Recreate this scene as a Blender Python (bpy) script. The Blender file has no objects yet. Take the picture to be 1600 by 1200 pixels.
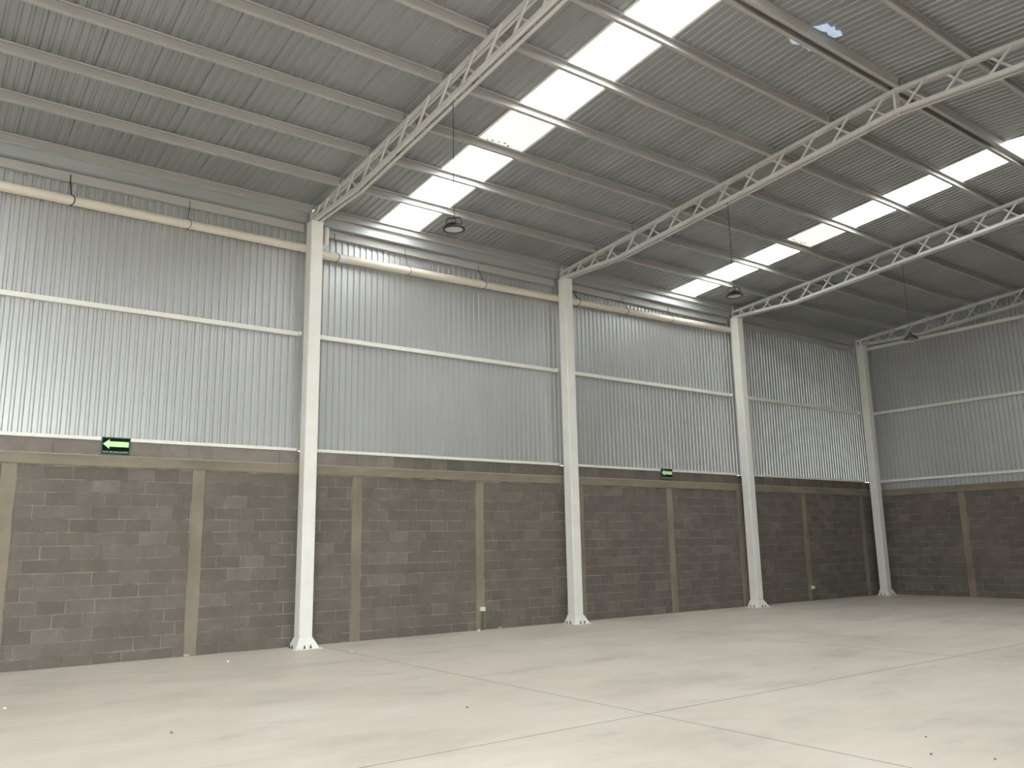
import bpy, math, random
from mathutils import Vector, Matrix

random.seed(7)
SC = bpy.context.scene
COL = SC.collection

# ------------------------------------------------------------------ camera
YAW, PITCH, ROLL = 0.6371, 0.1942, -0.0184
CAM = Vector((-2.3415, -14.2507, 1.6255))
FPX = 1292.9
fw = Vector((math.sin(YAW) * math.cos(PITCH), math.cos(YAW) * math.cos(PITCH), math.sin(PITCH)))
rt = Vector((math.cos(YAW), -math.sin(YAW), 0))
up = rt.cross(fw)
r2 = rt * math.cos(ROLL) + up * math.sin(ROLL)
u2 = up * math.cos(ROLL) - rt * math.sin(ROLL)
cd = bpy.data.cameras.new('camera')
cam = bpy.data.objects.new('camera', cd)
COL.objects.link(cam)
cam.matrix_world = Matrix(((r2.x, u2.x, -fw.x, CAM.x), (r2.y, u2.y, -fw.y, CAM.y),
                           (r2.z, u2.z, -fw.z, CAM.z), (0, 0, 0, 1)))
cd.sensor_width = 36.0
cd.lens = 36.0 * FPX / 1600.0
cd.clip_start = 0.05
cd.clip_end = 200
SC.camera = cam

# ------------------------------------------------------------------ light: overcast sky and its glow through the roof lights
SKY_STRENGTH = 17.0
SKYLIGHT_GLOW = 8.2
W = bpy.data.worlds.new('overcast_sky')
SC.world = W
W.use_nodes = True
bg = W.node_tree.nodes['Background']
bg.inputs[0].default_value = (0.93, 0.97, 1.0, 1)
bg.inputs[1].default_value = SKY_STRENGTH
SC.view_settings.view_transform = 'Standard'
SC.view_settings.look = 'None'
SC.view_settings.exposure = 0.0
SC.view_settings.gamma = 1.0
SC.view_settings.use_curve_mapping = False
SC.cycles.max_bounces = 12
SC.cycles.diffuse_bounces = 6
SC.cycles.glossy_bounces = 4


# ------------------------------------------------------------------ materials
def lin(c):
    return tuple((v / 255 / 12.92) if v / 255 <= 0.04045 else ((v / 255 + 0.055) / 1.055) ** 2.4 for v in c) + (1,)


def new_mat(name, base, rough=0.6, metal=0.0, spec=0.5):
    m = bpy.data.materials.new(name)
    m.use_nodes = True
    b = m.node_tree.nodes['Principled BSDF']
    b.inputs['Base Color'].default_value = base
    b.inputs['Roughness'].default_value = rough
    b.inputs['Metallic'].default_value = metal
    b.inputs['Specular IOR Level'].default_value = spec
    return m, m.node_tree, b


def noise(nt, scale, detail=4, rough=0.55, vec=None, stretch=None, coord='Object'):
    tc = nt.nodes.new('ShaderNodeTexCoord')
    src = tc.outputs[coord]
    if coord == 'World':
        src = None
    mp = nt.nodes.new('ShaderNodeMapping')
    if stretch:
        mp.inputs['Scale'].default_value = stretch
    nt.links.new(tc.outputs[coord], mp.inputs['Vector'])
    n = nt.nodes.new('ShaderNodeTexNoise')
    n.inputs['Scale'].default_value = scale
    n.inputs['Detail'].default_value = detail
    n.inputs['Roughness'].default_value = rough
    nt.links.new(mp.outputs[0], n.inputs['Vector'])
    return n


def world_noise(nt, scale, detail=4, rough=0.55, stretch=None):
    g = nt.nodes.new('ShaderNodeNewGeometry')
    mp = nt.nodes.new('ShaderNodeMapping')
    if stretch:
        mp.inputs['Scale'].default_value = stretch
    nt.links.new(g.outputs['Position'], mp.inputs['Vector'])
    n = nt.nodes.new('ShaderNodeTexNoise')
    n.inputs['Scale'].default_value = scale
    n.inputs['Detail'].default_value = detail
    n.inputs['Roughness'].default_value = rough
    nt.links.new(mp.outputs[0], n.inputs['Vector'])
    return n


def ramp(nt, fac, stops):
    r = nt.nodes.new('ShaderNodeValToRGB')
    els = r.color_ramp.elements
    while len(els) < len(stops):
        els.new(0.5)
    for e, (pos, c) in zip(els, stops):
        e.position = pos
        e.color = c
    nt.links.new(fac, r.inputs[0])
    return r.outputs[0]


def mixc(nt, mode, fac, a, b):
    m = nt.nodes.new('ShaderNodeMix')
    m.data_type = 'RGBA'
    m.blend_type = mode
    for s, v in ((0, fac), (6, a), (7, b)):
        if isinstance(v, (int, float)):
            m.inputs[s].default_value = v
        elif isinstance(v, tuple):
            m.inputs[s].default_value = v
        else:
            nt.links.new(v, m.inputs[s])
    return m.outputs[2]


def bump(nt, b, h, strength, dist):
    n = nt.nodes.new('ShaderNodeBump')
    n.inputs['Strength'].default_value = strength
    n.inputs['Distance'].default_value = dist
    nt.links.new(h, n.inputs['Height'])
    nt.links.new(n.outputs[0], b.inputs['Normal'])


def grey(v):
    return (v, v, v, 1)


MAT = {}


def mottled(key, c0, c1, scale, rough=0.6, metal=0.0, spec=0.5, bmp=0.0, stretch=None, lo=0.3, hi=0.7, detail=5):
    m, nt, b = new_mat(key, c0, rough, metal, spec)
    n = world_noise(nt, scale, detail, 0.6, stretch)
    nt.links.new(ramp(nt, n.outputs['Fac'], [(lo, c0), (hi, c1)]), b.inputs['Base Color'])
    if bmp:
        n2 = world_noise(nt, scale * 12, 4)
        bump(nt, b, n2.outputs['Fac'], bmp, 0.01)
    MAT[key] = m
    return m


TOPC = (lin((128, 120, 113)), lin((138, 130, 122)))


def block_mat(key, attr=False):
    m, nt, b = new_mat(key, lin((120, 112, 100)), 0.92, 0, 0.25)
    if attr:
        a = nt.nodes.new('ShaderNodeAttribute')
        a.attribute_name = 'tone'
        rnd = a.outputs['Fac']
    else:
        o = nt.nodes.new('ShaderNodeObjectInfo')
        rnd = o.outputs['Random']
    base = ramp(nt, rnd, [(0.0, lin((104, 98, 91))), (0.6, lin((110, 104, 96))), (0.9, lin((114, 108, 100))), (1.0, lin((121, 114, 106)))])
    if key == 'block_top':
        base = ramp(nt, rnd, [(0.0, TOPC[0]), (1.0, TOPC[1])])
    n1 = world_noise(nt, 3.2, 6, 0.65)
    c = mixc(nt, 'MULTIPLY', 1.0, base, ramp(nt, n1.outputs['Fac'], [(0.3, grey(0.86)), (0.5, grey(0.98)), (0.62, grey(1.08)), (0.74, grey(1.32))]))
    n2 = world_noise(nt, 60, 3, 0.7)
    c = mixc(nt, 'MULTIPLY', 1.0, c, ramp(nt, n2.outputs['Fac'], [(0.3, grey(0.86)), (0.7, grey(1.12))]))
    nt.links.new(c, b.inputs['Base Color'])
    bump(nt, b, n2.outputs['Fac'], 0.5, 0.006)
    MAT[key] = m


block_mat('block')
block_mat('block_far', True)
block_mat('block_top')
mottled('mortar', lin((108, 102, 93)), lin((160, 153, 140)), 2.6, 0.95, bmp=0.4, lo=0.4, hi=0.6)
mottled('tie_concrete', lin((120, 112, 97)), lin((146, 137, 121)), 1.7, 0.9, spec=0.25, bmp=0.25, stretch=(1, 1, 0.5))
mottled('beam_concrete', lin((120, 112, 97)), lin((146, 137, 120)), 1.5, 0.9, spec=0.25, bmp=0.25, stretch=(0.6, 0.6, 2))
mottled('white_paint', lin((226, 224, 214)), lin((235, 234, 226)), 2.5, 0.5, spec=0.4)
mottled('steel_paint', lin((200, 199, 194)), lin((214, 213, 208)), 1.6, 0.42, spec=0.45)
mottled('purlin_and_girt_shade', lin((172, 170, 165)), lin((184, 182, 177)), 1.2, 0.45, metal=0.1, spec=0.5, stretch=(0.3, 1, 1))
mottled('gutter_metal', lin((166, 170, 168)), lin((180, 183, 181)), 1.0, 0.4, metal=0.35, stretch=(0.5, 2, 2))
mottled('wall_sheet', lin((188, 189, 187)), lin((198, 199, 197)), 0.7, 0.42, metal=0.6, spec=0.5, stretch=(1, 1, 0.25))
mottled('roof_sheet', lin((162, 164, 163)), lin((174, 176, 175)), 0.8, 0.48, metal=0.6, spec=0.5, stretch=(1, 0.2, 1))
mottled('pvc', lin((214, 206, 189)), lin((222, 214, 199)), 1.5, 0.42, spec=0.5)
mottled('collar_white', lin((205, 214, 224)), lin((228, 230, 230)), 9, 0.4)
mottled('wire', lin((28, 26, 24)), lin((44, 40, 36)), 6, 0.6)
mottled('lamp_black', lin((24, 22, 22)), lin((38, 35, 35)), 5, 0.45)
mottled('lamp_lens', lin((182, 180, 178)), lin((194, 192, 190)), 5, 0.35)
mottled('chrome', lin((190, 190, 190)), lin((205, 205, 205)), 5, 0.25, metal=1.0)
mottled('bolt', lin((70, 62, 52)), lin((96, 84, 70)), 20, 0.6, metal=0.5)
mottled('sign_dark', lin((4, 26, 16)), lin((8, 34, 22)), 8, 0.8, spec=0.12)
mottled('sign_border', lin((64, 92, 76)), lin((74, 100, 84)), 8, 0.5)
mottled('sign_arrow', lin((206, 240, 176)), lin((214, 245, 188)), 8, 0.5)
mottled('sign_text', lin((176, 208, 178)), lin((186, 216, 188)), 8, 0.5)
mottled('outlet_cream', lin((226, 224, 190)), lin((234, 232, 204)), 8, 0.5)
mottled('conduit_green', lin((66, 92, 62)), lin((88, 112, 80)), 6, 0.55)
mottled('crumb_white', lin((238, 236, 226)), lin((248, 246, 240)), 30, 0.8)
mottled('crumb_dark', lin((92, 84, 74)), lin((118, 108, 96)), 30, 0.85)
mottled('crumb_mortar', lin((166, 156, 140)), lin((190, 180, 164)), 20, 0.9)
mottled('joint_dirt', lin((84, 78, 69)), lin((104, 97, 87)), 4, 0.95)
mottled('outside_ground', lin((150, 146, 138)), lin((168, 164, 156)), 0.5, 0.9)

# concrete floor
m, nt, b = new_mat('floor_concrete', lin((205, 198, 185)), 0.5, 0, 0.35)
n1 = world_noise(nt, 0.42, 6, 0.6, (1.0, 1.6, 1))
c = ramp(nt, n1.outputs['Fac'], [(0.28, lin((198, 188, 175))), (0.46, lin((217, 207, 193))), (0.6, lin((224, 214, 200))), (0.75, lin((221, 217, 210)))])
n2 = world_noise(nt, 1.3, 7, 0.68, (0.6, 1.5, 1))
c = mixc(nt, 'MULTIPLY', 1.0, c, ramp(nt, n2.outputs['Fac'], [(0.30, grey(0.80)), (0.42, grey(0.97)), (0.7, grey(1.05))]))
n3 = world_noise(nt, 0.9, 5, 0.7, (0.5, 2.2, 1))
c = mixc(nt, 'MULTIPLY', 1.0, c, ramp(nt, n3.outputs['Fac'], [(0.64, grey(1.0)), (0.74, (0.84, 0.845, 0.86, 1))]))
nt.links.new(c, b.inputs['Base Color'])
n4 = world_noise(nt, 2.0, 4)
mr = nt.nodes.new('ShaderNodeMapRange')
mr.inputs[3].default_value = 0.38
mr.inputs[4].default_value = 0.62
nt.links.new(n4.outputs['Fac'], mr.inputs[0])
nt.links.new(mr.outputs[0], b.inputs['Roughness'])
MAT['floor'] = m


# translucent roof light lit by the sky above it
def skylight_mat(key, stain=False):
    m, nt, b = new_mat(key, (0.85, 0.85, 0.84, 1), 0.45)
    b.inputs['Emission Strength'].default_value = SKYLIGHT_GLOW
    n = world_noise(nt, 1.5, 3)
    nt.links.new(ramp(nt, n.outputs['Fac'], [(0.3, (0.92, 0.965, 1, 1)), (0.7, (0.95, 0.975, 1, 1))]), b.inputs['Emission Color'])
    MAT[key] = m


skylight_mat('skylight')
m, nt, b = new_mat('skylight_dirty', (0.5, 0.49, 0.42, 1), 0.5)
b.inputs['Emission Strength'].default_value = 0.85
n = world_noise(nt, 6.0, 5, 0.7)
nt.links.new(ramp(nt, n.outputs['Fac'], [(0.25, (0.80, 0.76, 0.60, 1)), (0.42, (1, 0.985, 0.88, 1)), (0.7, (1, 1, 0.95, 1))]), b.inputs['Emission Color'])
MAT['skylight_dirty'] = m
m, nt, b = new_mat('glowing_blue_film', lin((190, 206, 232)), 0.3)
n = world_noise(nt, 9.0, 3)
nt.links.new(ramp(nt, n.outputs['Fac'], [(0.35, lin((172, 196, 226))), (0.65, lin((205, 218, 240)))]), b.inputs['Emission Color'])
b.inputs['Emission Strength'].default_value = 0.5  # self-glow stands in for daylight coming through the film
MAT['glowing_blue_film'] = m
mottled('dirt_spot', lin((86, 80, 66)), lin((120, 112, 90)), 20, 0.9)


# ------------------------------------------------------------------ mesh helpers
def link(name, mesh, parent=None, loc=(0, 0, 0), rot=None):
    o = bpy.data.objects.new(name, mesh)
    COL.objects.link(o)
    o.location = loc
    if rot:
        o.rotation_euler = rot
    if parent:
        o.parent = parent
    return o


def empty(name, loc=(0, 0, 0)):
    o = bpy.data.objects.new(name, None)
    o.empty_display_size = 0.1
    COL.objects.link(o)
    o.location = loc
    return o


def tag(o, label, cat, group=None):
    o['label'] = label
    o['category'] = cat
    if group:
        o['group'] = group
    return o


def struct(o, label=None):
    o['kind'] = 'structure'
    if label:
        o['label'] = label
    return o


class MB:
    def __init__(self):
        self.v, self.f, self.mi = [], [], []

    def add(self, vs, fs, mi=0):
        k = len(self.v)
        self.v += [tuple(q) for q in vs]
        self.f += [tuple(i + k for i in f) for f in fs]
        self.mi += [mi] * len(fs)
        return self

    def box(self, x0, x1, y0, y1, z0, z1, mi=0):
        vs = [(x, y, z) for z in (z0, z1) for y in (y0, y1) for x in (x0, x1)]
        return self.add(vs, [(0, 2, 3, 1), (4, 5, 7, 6), (0, 1, 5, 4), (2, 6, 7, 3), (0, 4, 6, 2), (1, 3, 7, 5)], mi)

    def extrude(self, prof, path, axis='x', closed=True, caps=True, mi=0):
        """prof: list of (a, b) cross-section points; path: list of (s, da, db) along axis."""
        n = len(prof)
        vs, fs = [], []
        for s, da, db in path:
            for a, b_ in prof:
                if axis == 'x':
                    vs.append((s, a + da, b_ + db))
                elif axis == 'y':
                    vs.append((a + da, s, b_ + db))
                else:
                    vs.append((a + da, b_ + db, s))
        for i in range(len(path) - 1):
            for j in range(n if closed else n - 1):
                k = (j + 1) % n
                fs.append((i * n + j, i * n + k, (i + 1) * n + k, (i + 1) * n + j))
        if closed and caps:
            fs.append(tuple(range(n - 1, -1, -1)))
            fs.append(tuple((len(path) - 1) * n + j for j in range(n)))
        return self.add(vs, fs, mi)

    def tube(self, pts, r, seg=12, caps=True, mi=0):
        pts = [Vector(q) for q in pts]
        vs, fs = [], []
        prev = None
        for i, q in enumerate(pts):
            t = (pts[min(i + 1, len(pts) - 1)] - pts[max(i - 1, 0)]).normalized()
            if prev is None:
                a = t.cross(Vector((0, 0, 1)))
                if a.length < 1e-3:
                    a = t.cross(Vector((0, 1, 0)))
            else:
                a = prev - t * prev.dot(t)
            a.normalize()
            prev = a
            c = t.cross(a)
            rr = r[i] if isinstance(r, (list, tuple)) else r
            for k in range(seg):
                th = 2 * math.pi * k / seg
                vs.append(q + a * (rr * math.cos(th)) + c * (rr * math.sin(th)))
        for i in range(len(pts) - 1):
            for k in range(seg):
                l = (k + 1) % seg
                fs.append((i * seg + k, i * seg + l, (i + 1) * seg + l, (i + 1) * seg + k))
        if caps:
            fs.append(tuple(range(seg - 1, -1, -1)))
            fs.append(tuple((len(pts) - 1) * seg + k for k in range(seg)))
        return self.add(vs, fs, mi)

    def lathe(self, prof, seg=32, mi=0):
        vs, fs = [], []
        for r, z in prof:
            for k in range(seg):
                th = 2 * math.pi * k / seg
                vs.append((r * math.cos(th), r * math.sin(th), z))
        for i in range(len(prof) - 1):
            for k in range(seg):
                l = (k + 1) % seg
                fs.append((i * seg + k, i * seg + l, (i + 1) * seg + l, (i + 1) * seg + k))
        return self.add(vs, fs, mi)

    def mesh(self, name, *mats, smooth=False):
        me = bpy.data.meshes.new(name)
        me.from_pydata(self.v, [], self.f)
        for k in mats:
            me.materials.append(MAT[k])
        if len(mats) > 1:
            me.polygons.foreach_set('material_index', self.mi)
        if smooth:
            me.polygons.foreach_set('use_smooth', [True] * len(self.f))
            me.set_sharp_from_angle(angle=math.radians(40))
        me.update()
        return me

    def obj(self, name, mats, parent=None, loc=(0, 0, 0), rot=None, smooth=False):
        if isinstance(mats, str):
            mats = (mats,)
        return link(name, self.mesh(name, *mats, smooth=smooth), parent, loc, rot)


# ------------------------------------------------------------------ dimensions read from the photograph
X1, BAY, CW, CD = 3.337, 6.111, 0.235, 0.242        # first column, spacing, width, depth
COLX = [X1 + i * BAY for i in range(4)]
CFRONT, CBACK, CTOP = -0.417, -0.175, 7.66
TRX = [x + CW / 2 for x in COLX]                     # truss planes
XF = 22.327                                          # far wall face
XN = -8.9                                            # near end of the hall
RIDGE = -8.36
YR = 2 * RIDGE                                       # opposite wall
SLOPE = 0.08


def chord_top(y):
    if y < RIDGE:
        y = 2 * RIDGE - y
    return 7.875 + SLOPE * (-0.21 - y)


SHEET = 0.158                                        # roof sheet above the chord


def roof_z(y):
    return chord_top(y) + SHEET


ORD = ['first', 'second', 'third', 'fourth', 'fifth', 'sixth', 'seventh']

# ------------------------------------------------------------------ floor: base and cast slabs with saw-cut joints
floor = struct(MB().box(XN - 0.2, XF + 0.3, YR - 0.3, 0.3, -0.25, -0.03).obj('floor', 'joint_dirt'), 'pale concrete warehouse floor cast in large slabs')
JX = [XN, -2.33, 3.775, 9.885, 16.0, XF + 0.12]
JY = [YR - 0.12, -8.13, 0.12]
for i in range(5):
    for j in range(2):
        g = 0.0035
        x0, x1 = JX[i] + (g if i else 0), JX[i + 1] - (g if i < 4 else 0)
        y0, y1 = JY[j] + (g if j else 0), JY[j + 1] - (0 if j else g)
        c = 0.0015
        mb = MB()
        vs = [(x0, y0, -0.03), (x1, y0, -0.03), (x1, y1, -0.03), (x0, y1, -0.03),
              (x0, y0, -c), (x1, y0, -c), (x1, y1, -c), (x0, y1, -c),
              (x0 + c, y0 + c, 0), (x1 - c, y0 + c, 0), (x1 - c, y1 - c, 0), (x0 + c, y1 - c, 0)]
        fs = [(8, 9, 10, 11)]
        for k in range(4):
            l = (k + 1) % 4
            fs += [(k, l, l + 4, k + 4), (k + 4, l + 4, l + 8, k + 8)]
        mb.add(vs, fs[:1])
        mb.add(vs, fs[1:], 1)
        mb.obj('slab', ('floor', 'joint_dirt'), floor)
gnd = MB().box(XN - 20, XF, YR - 40, YR - 0.3, -0.3, -0.02).obj('ground_outside', 'outside_ground')  # added out of view so the low sky does not light the roof
struct(gnd, 'unseen ground outside the daylight opening added to the hall')


# ------------------------------------------------------------------ block walls
BM = {}


def block_mesh(L, Hh, far=False):
    key = (round(L, 3), round(Hh, 3))  # the tall blocks belong to the top course
    if key not in BM:
        c = 0.004
        vs = []
        for (ins, y) in ((0, 0.03), (0, c), (c, 0)):
            vs += [(-L / 2 + ins, y, -Hh / 2 + ins), (L / 2 - ins, y, -Hh / 2 + ins), (L / 2 - ins, y, Hh / 2 - ins), (-L / 2 + ins, y, Hh / 2 - ins)]
        fs = [(8, 9, 10, 11)]
        for k in range(4):
            l = (k + 1) % 4
            fs += [(k, l, l + 4, k + 4), (k + 4, l + 4, l + 8, k + 8)]
        mb = MB().add(vs, fs)
        BM[key] = (mb.mesh('concrete_block', 'block_top' if Hh > 0.21 else 'block'), vs, fs)
    return BM[key]


def lay_blocks(s0, s1, rows, rnd):
    """positions along a wall panel between s0 and s1: list of (centre_s, centre_z, length, height)."""
    out = []
    J = 0.011
    for r, (z0, z1) in enumerate(rows):
        s = s0 + 0.006
        first = (0.2 if r % 2 else 0.4) + rnd.uniform(-0.07, 0.05)
        ln = first
        while s < s1 - 0.05:
            e = min(s + ln, s1 - 0.002)
            if s1 - e < 0.09:
                e = s1 - 0.002
            L = round(e - s - J, 2)
            if L > 0.03:
                out.append(((s + e) / 2, (z0 + z1) / 2, L, round(z1 - z0 - J, 3)))
            s = e
            ln = 0.40 + rnd.choice((0, 0, 0, 0, -0.02, 0.02))
    return out


COURSES = [(0.0, 0.16)] + [(0.16 + 0.2 * k, 0.36 + 0.2 * k) for k in range(14)]
KX = [-8.75, -6.6, -3.85, -1.06, 1.667, 4.556, 7.315, 10.05, 12.96, 15.635, 18.47, 21.4]
KW = 0.2
rnd = random.Random(3)

wall_left = MB().box(XN, XF + 0.1, 0.007, 0.13, 0.0, 3.385).obj('wall_left', 'mortar')
struct(wall_left, 'long side wall of grey concrete blocks below corrugated metal sheets')
blocks = []
edges = KX + [XF + 0.15]
for a, b_ in zip(edges[:-1], edges[1:]):
    blocks += lay_blocks(a + KW / 2, b_ - KW / 2, COURSES, rnd)
for a, b_ in zip([XN] + COLX, COLX + [XF + 0.05]):
    for q in lay_blocks(a, b_, [(3.15, 3.385)], rnd):
        blocks.append(q)


def depth(P):
    return (Vector(P) - CAM).dot(fw)


def split_blocks(blocks, place, visible, wall, n=300):
    vis = sorted([q for q in blocks if visible(q)], key=lambda q: depth(place(q)))
    near, rest = vis[:n], vis[n:] + [q for q in blocks if not visible(q)]
    return near, rest


near, rest = split_blocks(blocks, lambda q: (q[0], 0, q[1]), lambda q: q[0] > -1.45, wall_left)
for s, z, L, Hh in near:
    me, _, _ = block_mesh(L, Hh)
    link('concrete_block', me, wall_left, (s, rnd.uniform(-0.003, 0.003), z), (rnd.uniform(-.006, .006), rnd.uniform(-.004, .004), rnd.uniform(-.005, .005)))


def block_field(rest, place, wall, name='block_courses'):
    mb = MB()
    tones = []
    for q in rest:
        s, z, L, Hh = q
        _, vs, fs = block_mesh(L, Hh)
        o = rnd.uniform(-0.003, 0.003)
        mb.add([place(s + v[0], v[1] + o, z + v[2]) for v in vs], fs)
        tones += [rnd.random()] * len(fs)
    me = mb.mesh(name, 'block_far')
    at = me.attributes.new('tone', 'FLOAT', 'FACE')
    at.data.foreach_set('value', tones)
    o = link(name, me, wall)
    o['kind'] = 'stuff'
    return o


block_field(rest, lambda s, d, z: (s, d, z), wall_left)


def tie(wall, s, along_x, z1=2.985):
    mb = MB()
    w = KW / 2
    # slightly irregular cast pier
    n = 9
    vs = []
    for i in range(n):
        z = z1 * i / (n - 1)
        a, c = s - w + rnd.uniform(-.012, .012), s + w + rnd.uniform(-.012, .012)
        d = -0.014 + rnd.uniform(-.004, .004)
        for ss, dd in ((a, 0.05), (a, d + 0.008), (a + 0.008, d), (c - 0.008, d), (c, d + 0.008), (c, 0.05)):
            vs.append((ss, dd, z) if along_x else (XF + dd, -ss, z))
    fs = []
    for i in range(n - 1):
        for k in range(5):
            f = (i * 6 + k, i * 6 + k + 1, i * 6 + k + 7, i * 6 + k + 6)
            fs.append(f if along_x else f)
    mb.add(vs, fs)
    return mb.obj('tie_pier', 'tie_concrete', wall)


for k in KX:
    tie(wall_left, k, True)


def beam(wall, s0, s1, z0, z1, along_x):
    mb = MB()
    n = int((s1 - s0) / 0.35)
    vs = []
    for i in range(n + 1):
        s = s0 + (s1 - s0) * i / n
        zb = z0 + rnd.uniform(-.006, .008)
        for d, z in ((0.06, zb), (-0.024, zb), (-0.032, zb + 0.01), (-0.032, z1 - 0.006), (-0.024, z1), (0.06, z1)):
            vs.append((s, d, z) if along_x else (XF + d, -s, z))
    fs = []
    for i in range(n):
        for k in range(6):
            l = (k + 1) % 6
            fs.append((i * 6 + k, i * 6 + l, i * 6 + 6 + l, i * 6 + 6 + k))
    mb.add(vs, fs)
    o = mb.obj('bond_beam', 'beam_concrete', wall)
    return o


beam(wall_left, XN, XF + 0.05, 2.975, 3.142, True)
MB().box(XN, XF + 0.03, -0.038, 0.02, 3.140, 3.152).obj('mortar_lip', 'crumb_mortar', wall_left)


# corrugated wall sheets
def corr(width, ribs, flat, slope, groove, dep):
    """profile points (s, d) with d = 0 towards the room, d = dep away from it"""
    pitch = width / ribs
    k = pitch / (flat + 2 * slope + groove)
    pts = []
    for i in range(ribs):
        s = i * pitch
        pts += [(s, 0.0), (s + flat * k, 0.0), (s + (flat + slope) * k, dep), (s + (flat + slope + groove) * k, dep)]
    pts.append((width, 0.0))
    return pts


def lap(pts):
    w = pts[-1][0]
    return pts + [(w + 0.03, 0.0)]


WP = 0.896
wprof = lap(corr(WP, 7, 0.064, 0.014, 0.036, 0.024))
mb = MB()
vs = []
for z in (3.39, 8.0):
    vs += [(s, d, z) for s, d in wprof]
n = len(wprof)
fs = [(i, i + 1, n + i + 1, n + i) for i in range(n - 1)]
wall_panel_mesh = mb.add(vs, fs).mesh('wall_panel', 'wall_sheet')
x = XF + 0.02
while x > XN + 0.05:
    x -= WP
    link('wall_panel', wall_panel_mesh, wall_left, (x, 0.022, 0), (0, 0, 0.0012))

# far wall
wall_back = MB().box(XF + 0.007, XF + 0.13, YR, 0.014, 0, 3.1).obj('wall_back', 'mortar')
struct(wall_back, 'far end wall of concrete blocks below corrugated metal sheets')
FK = [-0.05, 2.58, 5.42, 8.25, 11.1, 13.9, 16.6]        # distance from the corner
fb = []
for a, b_ in zip(FK[:-1], FK[1:]):
    fb += lay_blocks(a + KW / 2, b_ - KW / 2, COURSES, rnd)
nearb = [q for q in fb if q[0] < 5.0]
restb = [q for q in fb if q[0] >= 5.0]
for s, z, L, Hh in nearb:
    me, _, _ = block_mesh(L, Hh)
    link('concrete_block', me, wall_back, (XF + rnd.uniform(-.003, .003), -s, z), (rnd.uniform(-.005, .005), rnd.uniform(-.004, .004), -math.pi / 2))
block_field(restb, lambda s, d, z: (XF + d, -s, z), wall_back)
for k in FK[1:-1]:
    tie(wall_back, k, False, 2.965)
beam(wall_back, 0.0, -YR, 2.955, 3.148, False)
y = 0.03
while y > YR:
    mb = MB()
    vs = [(d, -s, 3.12) for s, d in wprof] + [(d, -s, roof_z(y - s) - 0.01) for s, d in wprof]
    fs = [(i, i + 1, n + i + 1, n + i) for i in range(n - 1)]
    mb.add(vs, fs).obj('wall_panel', 'wall_sheet', wall_back, (XF + 0.0, y, 0), (0, 0, 0.0012))
    y -= WP

# walls behind the camera: the opposite side with an opening added for daylight, and the near end
GX0, GX1, GH = -8.3, 0.0, 5.0
mb = MB()
mb.box(XN, GX0, YR - 0.12, YR, 0, 3.4)
mb.box(GX1, XF + 0.1, YR - 0.12, YR, 0, 3.4)
wall_right = struct(mb.obj('wall_right', 'block_far'), 'side wall with a wide opening added for daylight, behind the camera')
mb = MB()
mb.box(XN, GX0, YR - 0.06, YR - 0.02, 3.4, 8.04)
mb.box(GX0, GX1, YR - 0.06, YR - 0.02, GH, 8.04)
mb.box(GX1, XF + 0.1, YR - 0.06, YR - 0.02, 3.4, 8.04)
mb.obj('wall_panel', 'wall_sheet', wall_right)
mb = MB()
mb.box(XN - 0.15, XN, YR - 0.1, 0.13, 0, 7.9)
mb.add([(XN, 0.13, 7.9), (XN, YR - 0.1, 7.9), (XN, RIDGE, roof_z(RIDGE) + 0.03), (XN - 0.15, 0.13, 7.9), (XN - 0.15, YR - 0.1, 7.9), (XN - 0.15, RIDGE, roof_z(RIDGE) + 0.03)],
       [(0, 1, 2), (5, 4, 3), (0, 2, 5, 3), (2, 1, 4, 5)])
wall_near = struct(mb.obj('wall_near', 'wall_sheet'), 'near end wall of metal sheets, left of the camera')

# ------------------------------------------------------------------ roof
ceiling = MB()
ceiling.extrude([(RIDGE - 0.42, roof_z(RIDGE - 0.42) + 0.045), (RIDGE, roof_z(RIDGE) + 0.05), (RIDGE + 0.42, roof_z(RIDGE + 0.42) + 0.045),
                 (RIDGE + 0.42, roof_z(RIDGE + 0.42) + 0.05), (RIDGE, roof_z(RIDGE) + 0.056), (RIDGE - 0.42, roof_z(RIDGE - 0.42) + 0.05)],
                [(XN, 0, 0), (XF + 0.1, 0, 0)])
ceiling = struct(ceiling.obj('ceiling', 'roof_sheet'), 'low gabled roof of grey ribbed metal sheets with translucent strips')


def roof_profile(w, ribs):
    pts = [(0, 0.034), (0.005, 0.034), (0.0061, 0.0)]
    pr = corr(w - 0.0062, ribs, 0.076, 0.014, 0.030, 0.018)
    return pts + [(s + 0.0061, d) for s, d in pr[1:]] + [(w, 0.034)]


def roof_panel(x0, w, ribs, side, mat, name, y0=0.12, y1=RIDGE, parent=None):
    """one sheet from y0 (low) to y1 (high) on the near (side=0) or far slope (side=1)"""
    pr = roof_profile(w, ribs)
    vs = []
    for y in (y0, y1):
        yy = y if side == 0 else 2 * RIDGE - y
        z = 7.875 + SLOPE * (-0.21 - y) + SHEET
        vs += [(s, yy, z + d) for s, d in pr]
    k = len(pr)
    fs = [(i, i + 1, k + i + 1, k + i) for i in range(k - 1)]
    return MB().add(vs, fs).obj(name, mat, parent or ceiling, (x0, 0, 0))


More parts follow.
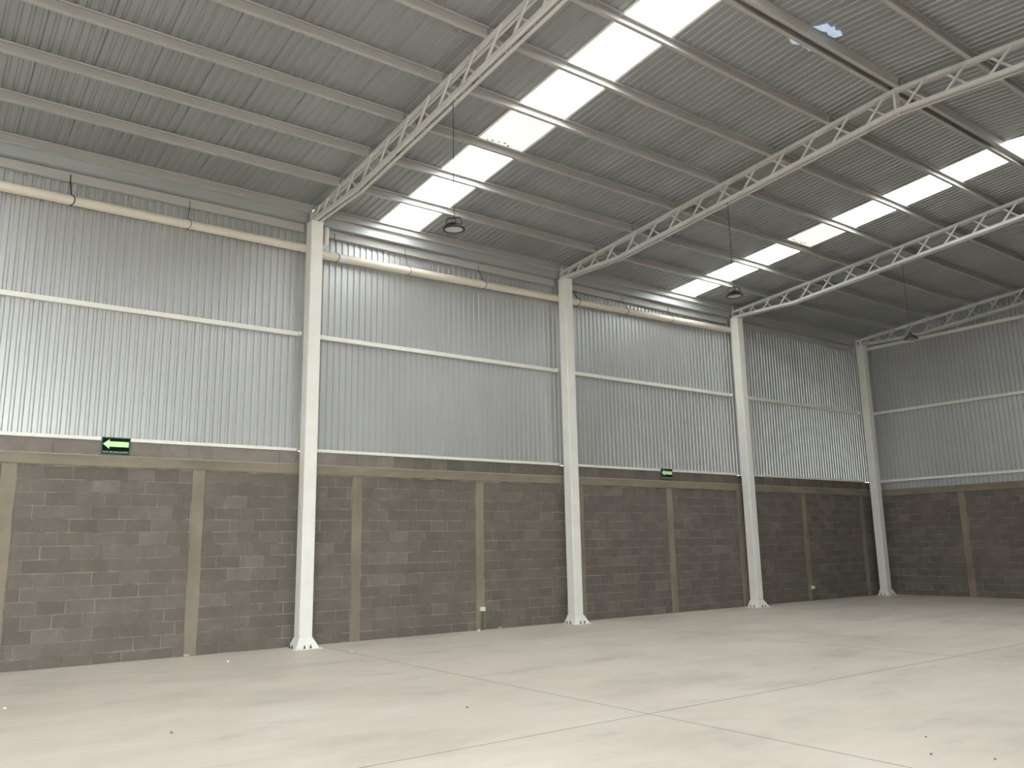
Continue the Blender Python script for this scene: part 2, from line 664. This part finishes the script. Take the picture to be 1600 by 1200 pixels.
SEAM = 0.675
SKYX = [(-3.62, 0.9), (4.83, 0.91), (13.195, 0.90)]
edges = [-0.08 + SEAM * k for k in range(-5, 7)]         # -3.455 .. 3.97
edges = [e for e in edges if e > -2.6]
xs = []
x = edges[0]
while x - SEAM > SKYX[0][0] + SKYX[0][1]:
    x -= SEAM
    xs.append(x)
xs.append(SKYX[0][0] + SKYX[0][1])
edges = sorted(set([round(e, 4) for e in edges + xs]))
segs = []
x = SKYX[0][0]
while x > XN:
    segs.append((max(x - SEAM, XN - 0.1), min(SEAM, x - XN + 0.1)))
    x -= SEAM
for a, b_ in zip(edges[:-1], edges[1:]):
    segs.append((a, b_ - a))
last = edges[-1]
segs += [(last, (4.83 - last) / 2), (last + (4.83 - last) / 2, (4.83 - last) / 2)]


def fill(a, b_):
    k = round((b_ - a) / SEAM)
    w = (b_ - a) / k
    return [(a + i * w, w) for i in range(k)]


segs += fill(5.74, 13.195) + fill(14.095, XF + 0.13)
for a, w in segs:
    if w < 0.05:
        continue
    for side in (0, 1):
        roof_panel(a, w, max(1, round(w / 0.135)), side, 'roof_sheet', 'roof_panel')
PY = [-1.40 - 1.163 * k for k in range(6)]               # purlin lines on the near slope
PMIR = [2 * RIDGE - y for y in PY[::-1]]
for j, (a, w) in enumerate(SKYX):
    for side in (0, 1):
        if side == 0 and j in (1, 2):
            # the fourth strip from the eave is a dirtier sheet
            cut0, cut1 = (-3.70, -4.86) if j == 1 else (-3.66, -4.84)
            roof_panel(a, w, 7, 0, 'skylight', 'skylight_panel', 0.12, cut0)
            d = roof_panel(a, w, 7, 0, 'skylight_dirty', 'skylight_panel', cut0, cut1)
            d['label'] = 'dirty yellowish translucent panel'
            roof_panel(a, w, 7, 0, 'skylight', 'skylight_panel', cut1, RIDGE)
        else:
            roof_panel(a, w, 7, side, 'skylight', 'skylight_panel')


# pale rim strips along the skylights (lapped translucent edge)
for a, w in SKYX[1:]:
    for side in (0, 1):
        for xx in (a - 0.035, a + w - 0.01):
            vs = []
            for y in (0.1, RIDGE):
                yy = y if side == 0 else 2 * RIDGE - y
                z = 7.875 + SLOPE * (-0.21 - y) + SHEET - 0.004
                vs += [(xx, yy, z), (xx + 0.045, yy, z), (xx + 0.045, yy, z + 0.003), (xx, yy, z + 0.003)]
            MB().add(vs, [(0, 1, 5, 4), (3, 7, 6, 2), (0, 4, 7, 3), (1, 2, 6, 5)]).obj('skylight_lap', 'white_paint', ceiling)

# dirt left on the dirty panels
for k, (a, w) in enumerate(SKYX[1:]):
    for i in range(5):
        xx = a + 0.16 + i * 0.105 + rnd.uniform(-.02, .02)
        y = -3.80 + rnd.uniform(-.03, .03)
        z = roof_z(y) - 0.003
        r = rnd.uniform(0.018, 0.034)
        vs = [(xx + r * rnd.uniform(.7, 1.3) * math.cos(t * 1.047), y + 0.7 * r * rnd.uniform(.6, 1.3) * math.sin(t * 1.047), z) for t in range(6)]
        vs += [(v[0], v[1], v[2] + 0.004) for v in vs]
        MB().add(vs, [tuple(range(5, -1, -1))] + [(t, (t + 1) % 6, (t + 1) % 6 + 6, t + 6) for t in range(6)]).obj('dirt_clump', 'dirt_spot', ceiling)

# ------------------------------------------------------------------ steel columns
CNAME = ['nearest white steel column, standing between the two left bays of wall',
         'second white steel column from the left, under the middle truss',
         'third white steel column from the left, right of the small arrow sign',
         'white steel column in the far corner where the two walls meet']


def make_column(x, label):
    t = empty('steel_column', (x + CW / 2, (CFRONT + CBACK) / 2, 0))
    tag(t, label, 'column', 'white steel columns along the side wall')
    hx, hy = CW / 2, CD / 2
    c = 0.012
    prof = [(-hx + c, -hy), (hx - c, -hy), (hx, -hy + c), (hx, hy - c), (hx - c, hy), (-hx + c, hy), (-hx, hy - c), (-hx, -hy + c)]
    MB().extrude(prof, [(0.012, 0, 0), (7.645, 0, 0)], 'z').obj('shaft', 'white_paint', t)
    e, h = 0.085, 0.175
    # four sloping gusset plates around the foot
    fl = MB()
    tx, ty = hx + 0.004, hy + 0.004
    vs = [(-tx, -ty, h), (tx, -ty, h), (tx, ty, h), (-tx, ty, h), (-tx - e, -ty - e, 0.012), (tx + e, -ty - e, 0.012), (tx + e, ty + e * 0.2, 0.012), (-tx - e, ty + e * 0.2, 0.012)]
    for f in ((0, 1, 5, 4), (1, 2, 6, 5), (2, 3, 7, 6), (3, 0, 4, 7)):
        MB().add(vs, [f[::-1], (f[0], f[1], f[2], f[3])][:1]).obj('gusset', 'white_paint', t)
    MB().box(-hx - 0.13, hx + 0.13, -hy - 0.13, hy + 0.05, 0, 0.012).obj('base_plate', 'white_paint', t)
    MB().box(-hx - 0.008, hx + 0.008, -hy - 0.008, hy + 0.008, 7.645, CTOP).obj('cap_plate', 'white_paint', t)
    for bx, by in ((-0.06, -hy - 0.1), (0.05, -hy - 0.1), (-hx - 0.1, -0.07), (-hx - 0.1, 0.04), (hx + 0.1, -0.07)):
        b_ = MB().tube([(bx, by, 0.01), (bx, by, 0.065)], 0.009, 6)
        b_.tube([(bx, by, 0.012), (bx, by, 0.032)], 0.018, 6)
        b_.obj('anchor_bolt', 'bolt', t)
    return t


for x, l in zip(COLX, CNAME):
    make_column(x, l)

# ------------------------------------------------------------------ trusses
TNAME = ['nearest arched lattice roof truss, crossing the top left of the ceiling',
         'second white lattice roof truss, above the second column from left',
         'third white lattice roof truss, ending on the third column',
         'last lattice roof truss, close to the far end wall']
DEPTH = 0.425


def bot_under(y):
    if y < RIDGE:
        y = 2 * RIDGE - y
    if y > -2.15:
        return CTOP + 0.004 + (chord_top(-2.15) - DEPTH - CTOP) * (-0.2 - y) / 1.95
    return chord_top(y) - DEPTH


def diag(y0, z0, y1, z1, x):
    mb = MB()
    a, b_ = Vector((x, y0, z0)), Vector((x, y1, z1))
    t = (b_ - a).normalized()
    nn = Vector((0, -t.z, t.y)) * 0.017
    xx = Vector((0.013, 0, 0))
    vs = [q + sx * xx + sn * nn for q in (a, b_) for sx, sn in ((-1, -1), (1, -1), (1, 1), (-1, 1))]
    return mb.add(vs, [(0, 1, 2, 3), (7, 6, 5, 4), (0, 4, 5, 1), (1, 5, 6, 2), (2, 6, 7, 3), (3, 7, 4, 0)]).mesh('diagonal', 'steel_paint')


ybreak = [-0.2, -2.15, RIDGE, 2 * RIDGE + 2.15, 2 * RIDGE + 0.2]
top_path = [(y, 0, chord_top(y)) for y in (-0.2, RIDGE, 2 * RIDGE + 0.2)]
bot_path = [(y, 0, bot_under(y)) for y in ybreak]
L, T = 0.055, 0.007
O_ = 0.078
OT = 0.052
topL = [(-OT, 0), (-OT, -0.062), (-0.008, -0.062), (-0.008, -0.062 + T), (-OT + T, -0.062 + T), (-OT + T, 0)]
botL = [(-O_, 0), (-O_ + L, 0), (-O_ + L, T), (-O_ + T, T), (-O_ + T, 0.066), (-O_, 0.066)]
mir = lambda pr: [(-a, b_) for a, b_ in pr[::-1]]
tmeshes = [('top_chord', MB().extrude(topL, top_path, 'y').mesh('top_chord', 'steel_paint')),
           ('top_chord', MB().extrude(mir(topL), top_path, 'y').mesh('top_chord', 'steel_paint')),
           ('bottom_chord', MB().extrude(botL, bot_path, 'y').mesh('bottom_chord', 'steel_paint')),
           ('bottom_chord', MB().extrude(mir(botL), bot_path, 'y').mesh('bottom_chord', 'steel_paint'))]
yc = [(-0.52, 0.09), (-0.88, 0.13), (-1.35, 0.15), (-1.90, 0.18)] + [(-2.535 - 0.612 * k, 0.195) for k in range(10)]
yc = yc + [(2 * RIDGE - y, h) for y, h in yc]
for y, h in yc:
    if y < -13.5:
        continue
    tmeshes.append(('diagonal', diag(y + h, bot_under(y + h) + 0.02, y - h, chord_top(y - h) - 0.02, -0.058)))
    tmeshes.append(('diagonal', diag(y + h, chord_top(y + h) - 0.02, y - h, bot_under(y - h) + 0.02, 0.058)))
post = MB().box(-0.06, 0.06, RIDGE - 0.02, RIDGE + 0.02, bot_under(RIDGE), chord_top(RIDGE) - 0.01).mesh('ridge_post', 'steel_paint')
endp = MB().box(-0.07, 0.07, -0.212, -0.2, CTOP + 0.006, chord_top(-0.2)).mesh('end_plate', 'steel_paint')
for i, tx in enumerate(TRX):
    t = empty('roof_truss', (tx, 0, 0))
    tag(t, TNAME[i], 'truss', 'lattice trusses carrying the roof')
    for nm, me in tmeshes:
        link(nm, me, t)
    link('ridge_post', post, t)
    link('end_plate', endp, t)

# ------------------------------------------------------------------ purlins, one per bay
BAYS = [(XN + 0.01, TRX[0]), (TRX[0], TRX[1]), (TRX[1], TRX[2]), (TRX[2], XF - 0.02)]
BAYTXT = ['left of the nearest truss', 'between the nearest and second trusses', 'between the second and third trusses', 'between the third and last trusses']
PD = SHEET - 0.002


def purlin_mesh(length, face=-1, wd=0.062):
    t, lip = 0.004, 0.026
    pr = [(0, 0), (wd, 0), (wd, lip), (wd - t, lip), (wd - t, t), (t, t), (t, PD - t), (wd - t, PD - t), (wd - t, PD - lip), (wd, PD - lip), (wd, PD), (0, PD)]
    if face > 0:
        pr = [(-a, b_) for a, b_ in pr[::-1]]
    return MB().extrude(pr, [(0.0, 0, 0), (length, 0, 0)]).mesh('roof_purlin', 'purlin_and_girt_shade')


LINES = [(y, '%s up from the eave' % ORD[k]) for k, y in enumerate(PY)]
LINES += [(y, '%s down beyond the ridge' % ORD[k]) for k, y in enumerate(PMIR[:2])]
for bi, (x0, x1) in enumerate(BAYS):
    g = 0.02
    me = purlin_mesh(x1 - x0 - 2 * g)
    me2 = purlin_mesh(x1 - x0 - 2 * g, 1)
    for y, txt in LINES:
        o = link('roof_purlin', me2, None, (x0 + g, y + 0.031, chord_top(y) + 0.001))
        tag(o, 'grey steel purlin, %s, %s' % (txt, BAYTXT[bi]), 'purlin', 'roof purlins')
    for y, txt, mm in ((RIDGE + 0.13, 'wall side of the ridge pair', me2), (RIDGE - 0.08, 'room side of the ridge pair', me)):
        o = link('roof_purlin', mm, None, (x0 + g, y, chord_top(y) + 0.004))
        tag(o, 'grey steel purlin, %s, %s' % (txt, BAYTXT[bi]), 'purlin', 'roof purlins')
    # eave purlin
    o = link('eave_purlin', me2, None, (x0 + g, -0.188, 7.872))
    tag(o, 'beige steel eave purlin above the gutter, %s' % BAYTXT[bi], 'purlin', 'eave purlins')
    # box gutter
    gx0 = x0 if bi == 0 else COLX[bi - 1] + CW + 0.003
    gx1 = COLX[bi] - 0.003 if bi < 3 else COLX[3] - 0.003
    pr = [(-0.172, 7.90), (-0.172, 7.70), (0.014, 7.70), (0.014, 7.88), (0.010, 7.88), (0.010, 7.704), (-0.168, 7.704), (-0.168, 7.896), (-0.15, 7.896), (-0.15, 7.90)]
    o = MB().extrude(pr, [(gx0, 0, 0), (gx1, 0, 0)]).obj('box_gutter', 'gutter_metal')
    tag(o, 'grey metal box gutter under the eave, %s' % BAYTXT[bi].replace('trusses', 'columns').replace('truss', 'column'), 'gutter', 'box gutters under the eave')

# ------------------------------------------------------------------ wall girts and base trim
WBAY = [(XN + 0.02, COLX[0]), (COLX[0] + CW, COLX[1]), (COLX[1] + CW, COLX[2]), (COLX[2] + CW, COLX[3])]
WTXT = ['left of the nearest column', 'between the nearest and second columns', 'between the second and third columns', 'between the third and corner columns']


def girt_mesh(x0, x1, h, bent=True):
    t, d = 0.004, 0.075
    pr = [(-0.06, 0), (-0.06, h), (0.015, h), (0.015, h - t), (-0.06 + t, h - t), (-0.06 + t, t), (0.015, t), (0.015, 0)]
    path = [(x0, 0, 0), (x1, 0, 0)]
    return MB().extrude(pr, path).mesh('wall_girt', 'white_paint' if h < 0.1 else 'purlin_and_girt_shade')  # top girts are coloured greyer to imitate the shade under the gutter


for i, (x0, x1) in enumerate(WBAY):
    xa, xb = x0 + 0.004, x1 - 0.004
    o = link('wall_girt', girt_mesh(xa, xb, 0.078), None, (0, 0, 5.506))
    tag(o, 'white middle girt across corrugated side wall, %s' % WTXT[i], 'girt', 'middle girts of the side wall')
    for xe, sgn in ((xa, 1), (xb, -1)):
        if xe > XN + 1:
            MB().box(min(xe, xe + sgn * 0.06), max(xe, xe + sgn * 0.06), -0.12, -0.0605, 0.01, 0.07).obj('clip', 'white_paint', o)
    o = link('wall_girt', girt_mesh(xa, xb, 0.155), None, (0, 0, 7.535))
    tag(o, 'top girt toned for the shade under the gutter, %s' % WTXT[i], 'girt', 'top girts of the side wall')
    pr = [(-0.04, 3.384), (-0.04, 3.438), (0.014, 3.438), (0.014, 3.432), (-0.034, 3.432), (-0.034, 3.390), (0.012, 3.390), (0.012, 3.384)]
    o = MB().extrude(pr, [(xa, 0, 0), (xb, 0, 0)]).obj('trim_%d' % (i + 1), 'white_paint')
    struct(o, 'white base trim between blocks and sheets, %s' % WTXT[i])

for z, h, txt, nm in ((3.378, 0.072, 'bottom', None), (5.506, 0.082, 'middle', None), (7.60, 0.09, 'top', None)):
    t = 0.004
    pr = [(-0.075, 0), (-0.075, h), (-0.002, h), (-0.002, h - t), (-0.075 + t, h - t), (-0.075 + t, t), (-0.002, t), (-0.002, 0)]
    o = MB().extrude(pr, [(YR + 0.02, 0, 0), (-0.12, 0, 0)], 'y').obj('wall_girt', 'white_paint', None, (XF, 0, z))
    tag(o, 'white %s girt running across the far corrugated end wall' % txt, 'girt', 'girts of the far end wall')

# ------------------------------------------------------------------ drain pipe
PYY, PR = -0.088, 0.080


def pipe_z(x):
    return 7.155 + 0.0185 * (x - 4.4)


t = empty('drain_pipe', (-2.0, PYY, 7.2))
tag(t, 'cream plastic drain pipe hung left of the nearest column', 'pipe', 'hanging drain pipes')
MB().tube([(XN + 2.2, 0, 0), (COLX[0] + 0.08 + 2.0, 0, 0.006)], PR, 20).obj('pipe', 'pvc', t, smooth=True)
t = empty('drain_pipe', (COLX[0] + 0.16, PYY, pipe_z(COLX[0] + 0.16)))
tag(t, 'cream plastic drain pipe hung right of the nearest column', 'pipe', 'hanging drain pipes')
x0 = COLX[0] + 0.16
x1 = COLX[2] + 0.1
MB().tube([(0, 0, 0), (x1 - x0, 0, pipe_z(x1) - pipe_z(x0))], PR, 20).obj('pipe', 'pvc', t, smooth=True)
for xs_, w, mt, r in ((3.74, 0.60, 'pvc', PR + 0.005), (4.09, 0.10, 'collar_white', PR + 0.006), (10.02, 0.30, 'pvc', PR + 0.005)):
    c = MB().tube([(xs_ - w / 2 - x0, 0, pipe_z(xs_ - w / 2) - pipe_z(x0)), (xs_ + w / 2 - x0, 0, pipe_z(xs_ + w / 2) - pipe_z(x0))], r, 20).obj('collar', mt, t, smooth=True)
    if mt == 'collar_white':
        c['label'] = 'white and bluish joint collar'
pts = []
for k in range(9):
    a = k / 8 * math.pi / 2
    pts.append((3.56 - x0 + 0.20 * math.sin(a), -0.03, 0.30 + 0.0 - 0.20 + 0.20 * 0 + 0.20 * (1 - math.cos(a)) - 0.02))
pts += [(3.76 - x0, -0.03, 0.40), (3.76 - x0, -0.03, 0.55)]
MB().tube(pts, 0.052, 14).obj('elbow', 'pvc', t, smooth=True)

STR = [(-0.62, -0.575, 'left of the nearest column, leftmost', 0.009), (1.24, 1.23, 'left of the nearest column, the right one', 0.006),
       (3.955, 3.99, 'beside the white collar at the nearest column', 0.006), (5.50, 5.56, 'first along the skylit bay after the nearest column', 0.005),
       (7.30, 7.42, 'just left of the second column', 0.006), (9.96, 10.10, 'just right of the second column', 0.008),
       (11.60, 11.67, 'middle of the bay right of the second column', 0.005), (13.22, 13.27, 'near the third column', 0.005)]
for xt, xb, txt, r in STR:
    zc = 7.203 if xb < 3.4 else pipe_z(xb)
    pts = [(xt, -0.066, 7.64), (xt, -0.07, 7.53), (xb - 0.02, PYY - 0.03, zc + PR + 0.012)]
    rr = PR + 0.007
    for k in range(9):
        a = math.radians(100 + k * 22)
        pts.append((xb - 0.02 + 0.05 * math.sin(k / 8 * math.pi), PYY + rr * math.cos(a), zc + rr * math.sin(a)))
    o = MB().tube(pts, r, 6).obj('pipe_strap', 'wire')
    tag(o, 'dark wire strap holding the drain pipe, %s' % txt, 'strap', 'wire pipe straps')

# ------------------------------------------------------------------ hanging lamps
LNAME = ['nearest black round high-bay lamp hanging below the first skylight strip',
         'middle black round high-bay lamp hanging below the second skylight strip',
         'farthest black round high-bay lamp hanging near the end wall']
rim_p = [(0.105, 0.045), (0.150, 0.022), (0.156, 0.010), (0.154, -0.006), (0.140, -0.012), (0.126, -0.008), (0.126, 0.004)]
lens_p = [(0.128, -0.002), (0.07, -0.006), (0.0005, -0.007)]
sink_p = [(0.0005, 0.092), (0.045, 0.092), (0.052, 0.08), (0.088, 0.072), (0.098, 0.05), (0.108, 0.03), (0.11, 0.02)]
rim_m = MB().lathe(rim_p, 40).mesh('rim', 'lamp_black', smooth=True)
lens_m = MB().lathe(lens_p, 40).mesh('lens', 'lamp_lens', smooth=True)
sink = MB().lathe(sink_p, 32)
for k in range(18):
    a = k / 18 * 2 * math.pi
    ca, sa = math.cos(a), math.sin(a)
    q = [(0.05, 0.088), (0.105, 0.062), (0.125, 0.03), (0.06, 0.03)]
    vs = []
    for s in (-0.003, 0.003):
        vs += [(r * ca - s * sa, r * sa + s * ca, z) for r, z in q]
    sink.add(vs, [(0, 1, 2, 3), (7, 6, 5, 4), (0, 4, 5, 1), (1, 5, 6, 2), (2, 6, 7, 3), (3, 7, 4, 0)])
sink_m = sink.mesh('heat_sink', 'lamp_black', smooth=False)
brk = MB()
bw, bh, wd = 0.108, 0.165, 0.014
bp = [(-bw, 0.025), (-bw, bh - 0.04), (-bw + 0.03, bh), (bw - 0.03, bh), (bw, bh - 0.04), (bw, 0.025)]
for i in range(len(bp) - 1):
    (xa, za), (xb, zb_) = bp[i], bp[i + 1]
    t = Vector((xb - xa, 0, zb_ - za)).normalized()
    nn = Vector((-t.z, 0, t.x)) * 0.0045
    yy = Vector((0, wd, 0))
    a, b_ = Vector((xa, 0, za)) - t * 0.003, Vector((xb, 0, zb_)) + t * 0.003
    vs = [q + sy * yy + sn * nn for q in (a, b_) for sy, sn in ((-1, -1), (1, -1), (1, 1), (-1, 1))]
    brk.add(vs, [(0, 1, 2, 3), (7, 6, 5, 4), (0, 4, 5, 1), (1, 5, 6, 2), (2, 6, 7, 3), (3, 7, 4, 0)])
brk_m = brk.mesh('bracket', 'lamp_black')
for i in range(3):
    ly = [-5.14, -5.025, -5.037][i]
    lz = [5.93, 6.03, 6.06][i]
    t = empty('high_bay_lamp', (TRX[i], ly, lz))
    tag(t, LNAME[i], 'lamp', 'high-bay lamps hung from the trusses')
    az = math.radians([-46, -40, 20][i])
    tilt = [(0.03, 0.0, az), (0.03, -0.05, az), (0.0, -0.07, az)][i]
    for nm, me in (('rim', rim_m), ('lens', lens_m), ('heat_sink', sink_m), ('bracket', brk_m)):
        link(nm, me, t, (0, 0, 0), tilt)
    hk = MB()
    hk.tube([(0, 0, bh - 0.01), (0, 0, bh + 0.03)], 0.008, 8)
    hk.tube([(0.0, 0, bh + 0.03), (0.014, 0, bh + 0.04), (0.014, 0, bh + 0.06), (0, 0, bh + 0.07)], 0.004, 6)
    hk.obj('hook', 'chrome' if i == 2 else 'lamp_black', t)
    MB().tube([(0.03, 0.01, bh + 0.0), (0.045, 0.012, bh - 0.05), (0.03, 0.01, 0.09)], 0.006, 6).obj('power_lead', 'lamp_black', t)
    topz = bot_under(ly) - lz + 0.05
    MB().tube([(0, 0, bh + 0.065), (-0.004, 0.002, topz)], 0.0055 if i < 2 else 0.004, 6).obj('cable', 'wire', t)


# ------------------------------------------------------------------ evacuation signs
def text_mesh(body, width, height, depth_):
    cu = bpy.data.curves.new('lettering', 'FONT')
    cu.body = body
    cu.align_x = 'CENTER'
    cu.align_y = 'CENTER'
    cu.extrude = 0.0
    cu.offset = 0.018
    o = bpy.data.objects.new('lettering_tmp', cu)
    COL.objects.link(o)
    bpy.context.view_layer.update()
    me = bpy.data.meshes.new_from_object(o.evaluated_get(bpy.context.evaluated_depsgraph_get()))
    bpy.data.objects.remove(o)
    bpy.data.curves.remove(cu)
    xs_ = [v.co.x for v in me.vertices]
    ys_ = [v.co.y for v in me.vertices]
    cx, cy = (min(xs_) + max(xs_)) / 2, (min(ys_) + max(ys_)) / 2
    sx, sy = width / (max(xs_) - min(xs_)), height / (max(ys_) - min(ys_))
    for v in me.vertices:
        v.co = ((v.co.x - cx) * sx, 0.0, (v.co.y - cy) * sy)
    me.materials.clear()
    me.materials.append(MAT['sign_text'])
    me.name = 'lettering'
    return me


txt_me = text_mesh('RUTA DE EVACUACIÓN', 0.365, 0.034, 0.001)
for cx, cz, w, h, lab in ((0.349, 3.300, 0.425, 0.278, 'large green evacuation arrow sign on the wall left of the nearest column'),
                          (12.868, 3.316, 0.408, 0.262, 'distant green evacuation arrow sign between second and third columns')):
    t = empty('evacuation_sign', (cx, -0.047, cz))
    tag(t, lab, 'sign', 'evacuation signs on the block wall')
    MB().box(-w / 2, w / 2, -0.004, 0.006, -h / 2, h / 2).obj('border', 'sign_border', t)
    bwid = 0.016
    MB().box(-w / 2 + bwid, w / 2 - bwid, -0.006, -0.003, -h / 2 + bwid, h / 2 - bwid).obj('board', 'sign_dark', t)
    k = w / 0.425
    ar = [(-0.190, 0.030), (-0.095, 0.108), (-0.095, 0.072), (0.186, 0.072), (0.186, -0.012), (-0.095, -0.012), (-0.095, -0.048)]
    vs = [(a * k, -0.009, b_ * k) for a, b_ in ar] + [(a * k, -0.0055, b_ * k) for a, b_ in ar]
    na = len(ar)
    MB().add(vs, [(0, 1, 6), (1, 2, 5, 6), (2, 3, 4, 5)] + [(i, (i + 1) % na, (i + 1) % na + na, i + na) for i in range(na)]).obj('arrow', 'sign_arrow', t)
    link('lettering', txt_me, t, (0, -0.0075, -0.092 * k))

# ------------------------------------------------------------------ power outlets on green conduit
for cx, cz, lab in ((7.335, 0.41, 'cream outlet box on green conduits left of the second column'),
                    (18.50, 0.36, 'small pale outlet box low on the wall before the corner column')):
    t = empty('power_outlet', (cx, 0, 0))
    tag(t, lab, 'outlet', 'outlets low on the block wall')
    bx = MB().box(-0.05, 0.05, -0.075, -0.014, cz - 0.038, cz + 0.038).obj('box', 'outlet_cream', t)
    MB().box(-0.03, 0.03, -0.079, -0.074, cz - 0.022, cz + 0.022).obj('face_plate', 'outlet_cream', bx)
    for dx, r in ((-0.03, 0.012), (0.015, 0.014)):
        MB().tube([(dx, -0.045, 0.0), (dx, -0.045, cz - 0.03)], r, 10).obj('conduit', 'conduit_green', t, smooth=True)

# ------------------------------------------------------------------ torn pale blue film beside the ridge purlins
for pts, lab in (([(7.27, -8.455), (7.30, -8.52), (7.36, -8.63), (7.47, -8.62), (7.50, -8.66), (7.58, -8.61), (7.66, -8.64), (7.78, -8.60), (7.76, -8.48), (7.60, -8.48), (7.55, -8.50), (7.45, -8.475)],
                  'larger torn pale blue film patch on the roof beside ridge purlins'),
                 ([(7.24, -8.10), (7.28, -8.17), (7.40, -8.20), (7.52, -8.19), (7.66, -8.21), (7.75, -8.18), (7.74, -8.09), (7.66, -8.13), (7.55, -8.10), (7.46, -8.14), (7.36, -8.06)],
                  'smaller torn pale blue film scrap on wall side of ridge purlins')):
    nn = len(pts)
    zs = [roof_z(y) - 0.012 - 0.010 * (i % 2) for i, (x, y) in enumerate(pts)]
    cx, cy = sum(q[0] for q in pts) / nn, sum(q[1] for q in pts) / nn
    vs = [(x, y, z) for (x, y), z in zip(pts, zs)] + [(x, y, z + 0.003) for (x, y), z in zip(pts, zs)]
    vs += [(cx, cy, roof_z(cy) - 0.03), (cx, cy, roof_z(cy) - 0.027)]
    fs = [(i, (i + 1) % nn, 2 * nn) for i in range(nn)] + [((i + 1) % nn + nn, i + nn, 2 * nn + 1) for i in range(nn)] + [(i, i + nn, (i + 1) % nn + nn, (i + 1) % nn) for i in range(nn)]
    o = MB().add(vs, fs).obj('plastic_film', 'glowing_blue_film')
    tag(o, lab, 'film', 'torn blue film at the ridge')


# ------------------------------------------------------------------ crumbs on the floor
def crumb(P, r, mat, lab, flat=0.6):
    mb = MB()
    vs, fs = [], []
    rings = ((0.0, 0.75), (0.35, 1.0), (0.75, 0.7))
    ns = 7
    for zf, rf in rings:
        for k in range(ns):
            a = 2 * math.pi * k / ns
            q = r * rf * rnd.uniform(0.75, 1.2)
            vs.append((q * math.cos(a), q * math.sin(a), zf * r * flat * 2))
    vs.append((0, 0, r * flat * 2))
    for i in range(2):
        for k in range(ns):
            l = (k + 1) % ns
            fs.append((i * ns + k, i * ns + l, (i + 1) * ns + l, (i + 1) * ns + k))
    for k in range(ns):
        fs.append((2 * ns + k, 2 * ns + (k + 1) % ns, 3 * ns))
    fs.append(tuple(range(ns - 1, -1, -1)))
    o = mb.add(vs, fs).obj('rubble_crumb', mat, None, (P[0], P[1], 0.0))
    return tag(o, lab, 'rubble', 'crumbs of rubble on the floor')


# positions on the floor in metres
CR = [((1.912, -1.163), 0.018, 'crumb_white', 'white rubble crumb on the floor left of the nearest column'),
      ((-1.186, -3.324), 0.016, 'crumb_white', 'white rubble crumb on the floor near the left picture edge'),
      ((7.147, -0.175), 0.030, 'crumb_white', 'white lump on the floor below the outlet box'),
      ((3.856, -1.365), 0.018, 'crumb_white', 'white rubble crumb right of the nearest column foot'),
      ((-0.101, -5.858), 0.013, 'crumb_dark', 'dark rubble crumb alone on the left foreground floor'),
      ((4.783, -10.352), 0.009, 'crumb_dark', 'dark rubble crumb on the right foreground floor, upper one'),
      ((4.254, -10.668), 0.011, 'crumb_dark', 'dark rubble crumb on the right foreground floor, lower one'),
      ((4.456, -11.046), 0.010, 'crumb_dark', 'dark rubble crumb at the lower right of the floor'),
      ((2.614, -6.672), 0.012, 'crumb_dark', 'tiny dark rubble crumb in the middle of the floor')]
for P, r, mt, lab in CR:
    crumb(P, r, mt, lab)
for x, y, r, lab in ((1.60, -0.07, 0.06, 'mortar lump at the foot of the pier left of nearest column'),
                     (7.24, -0.05, 0.045, 'mortar lump at the wall foot beside the outlet conduits'),
                     (7.75, -0.04, 0.05, 'mortar lump at the wall foot right of the outlet')):
    crumb((x, y), r, 'crumb_mortar', lab, 0.45)
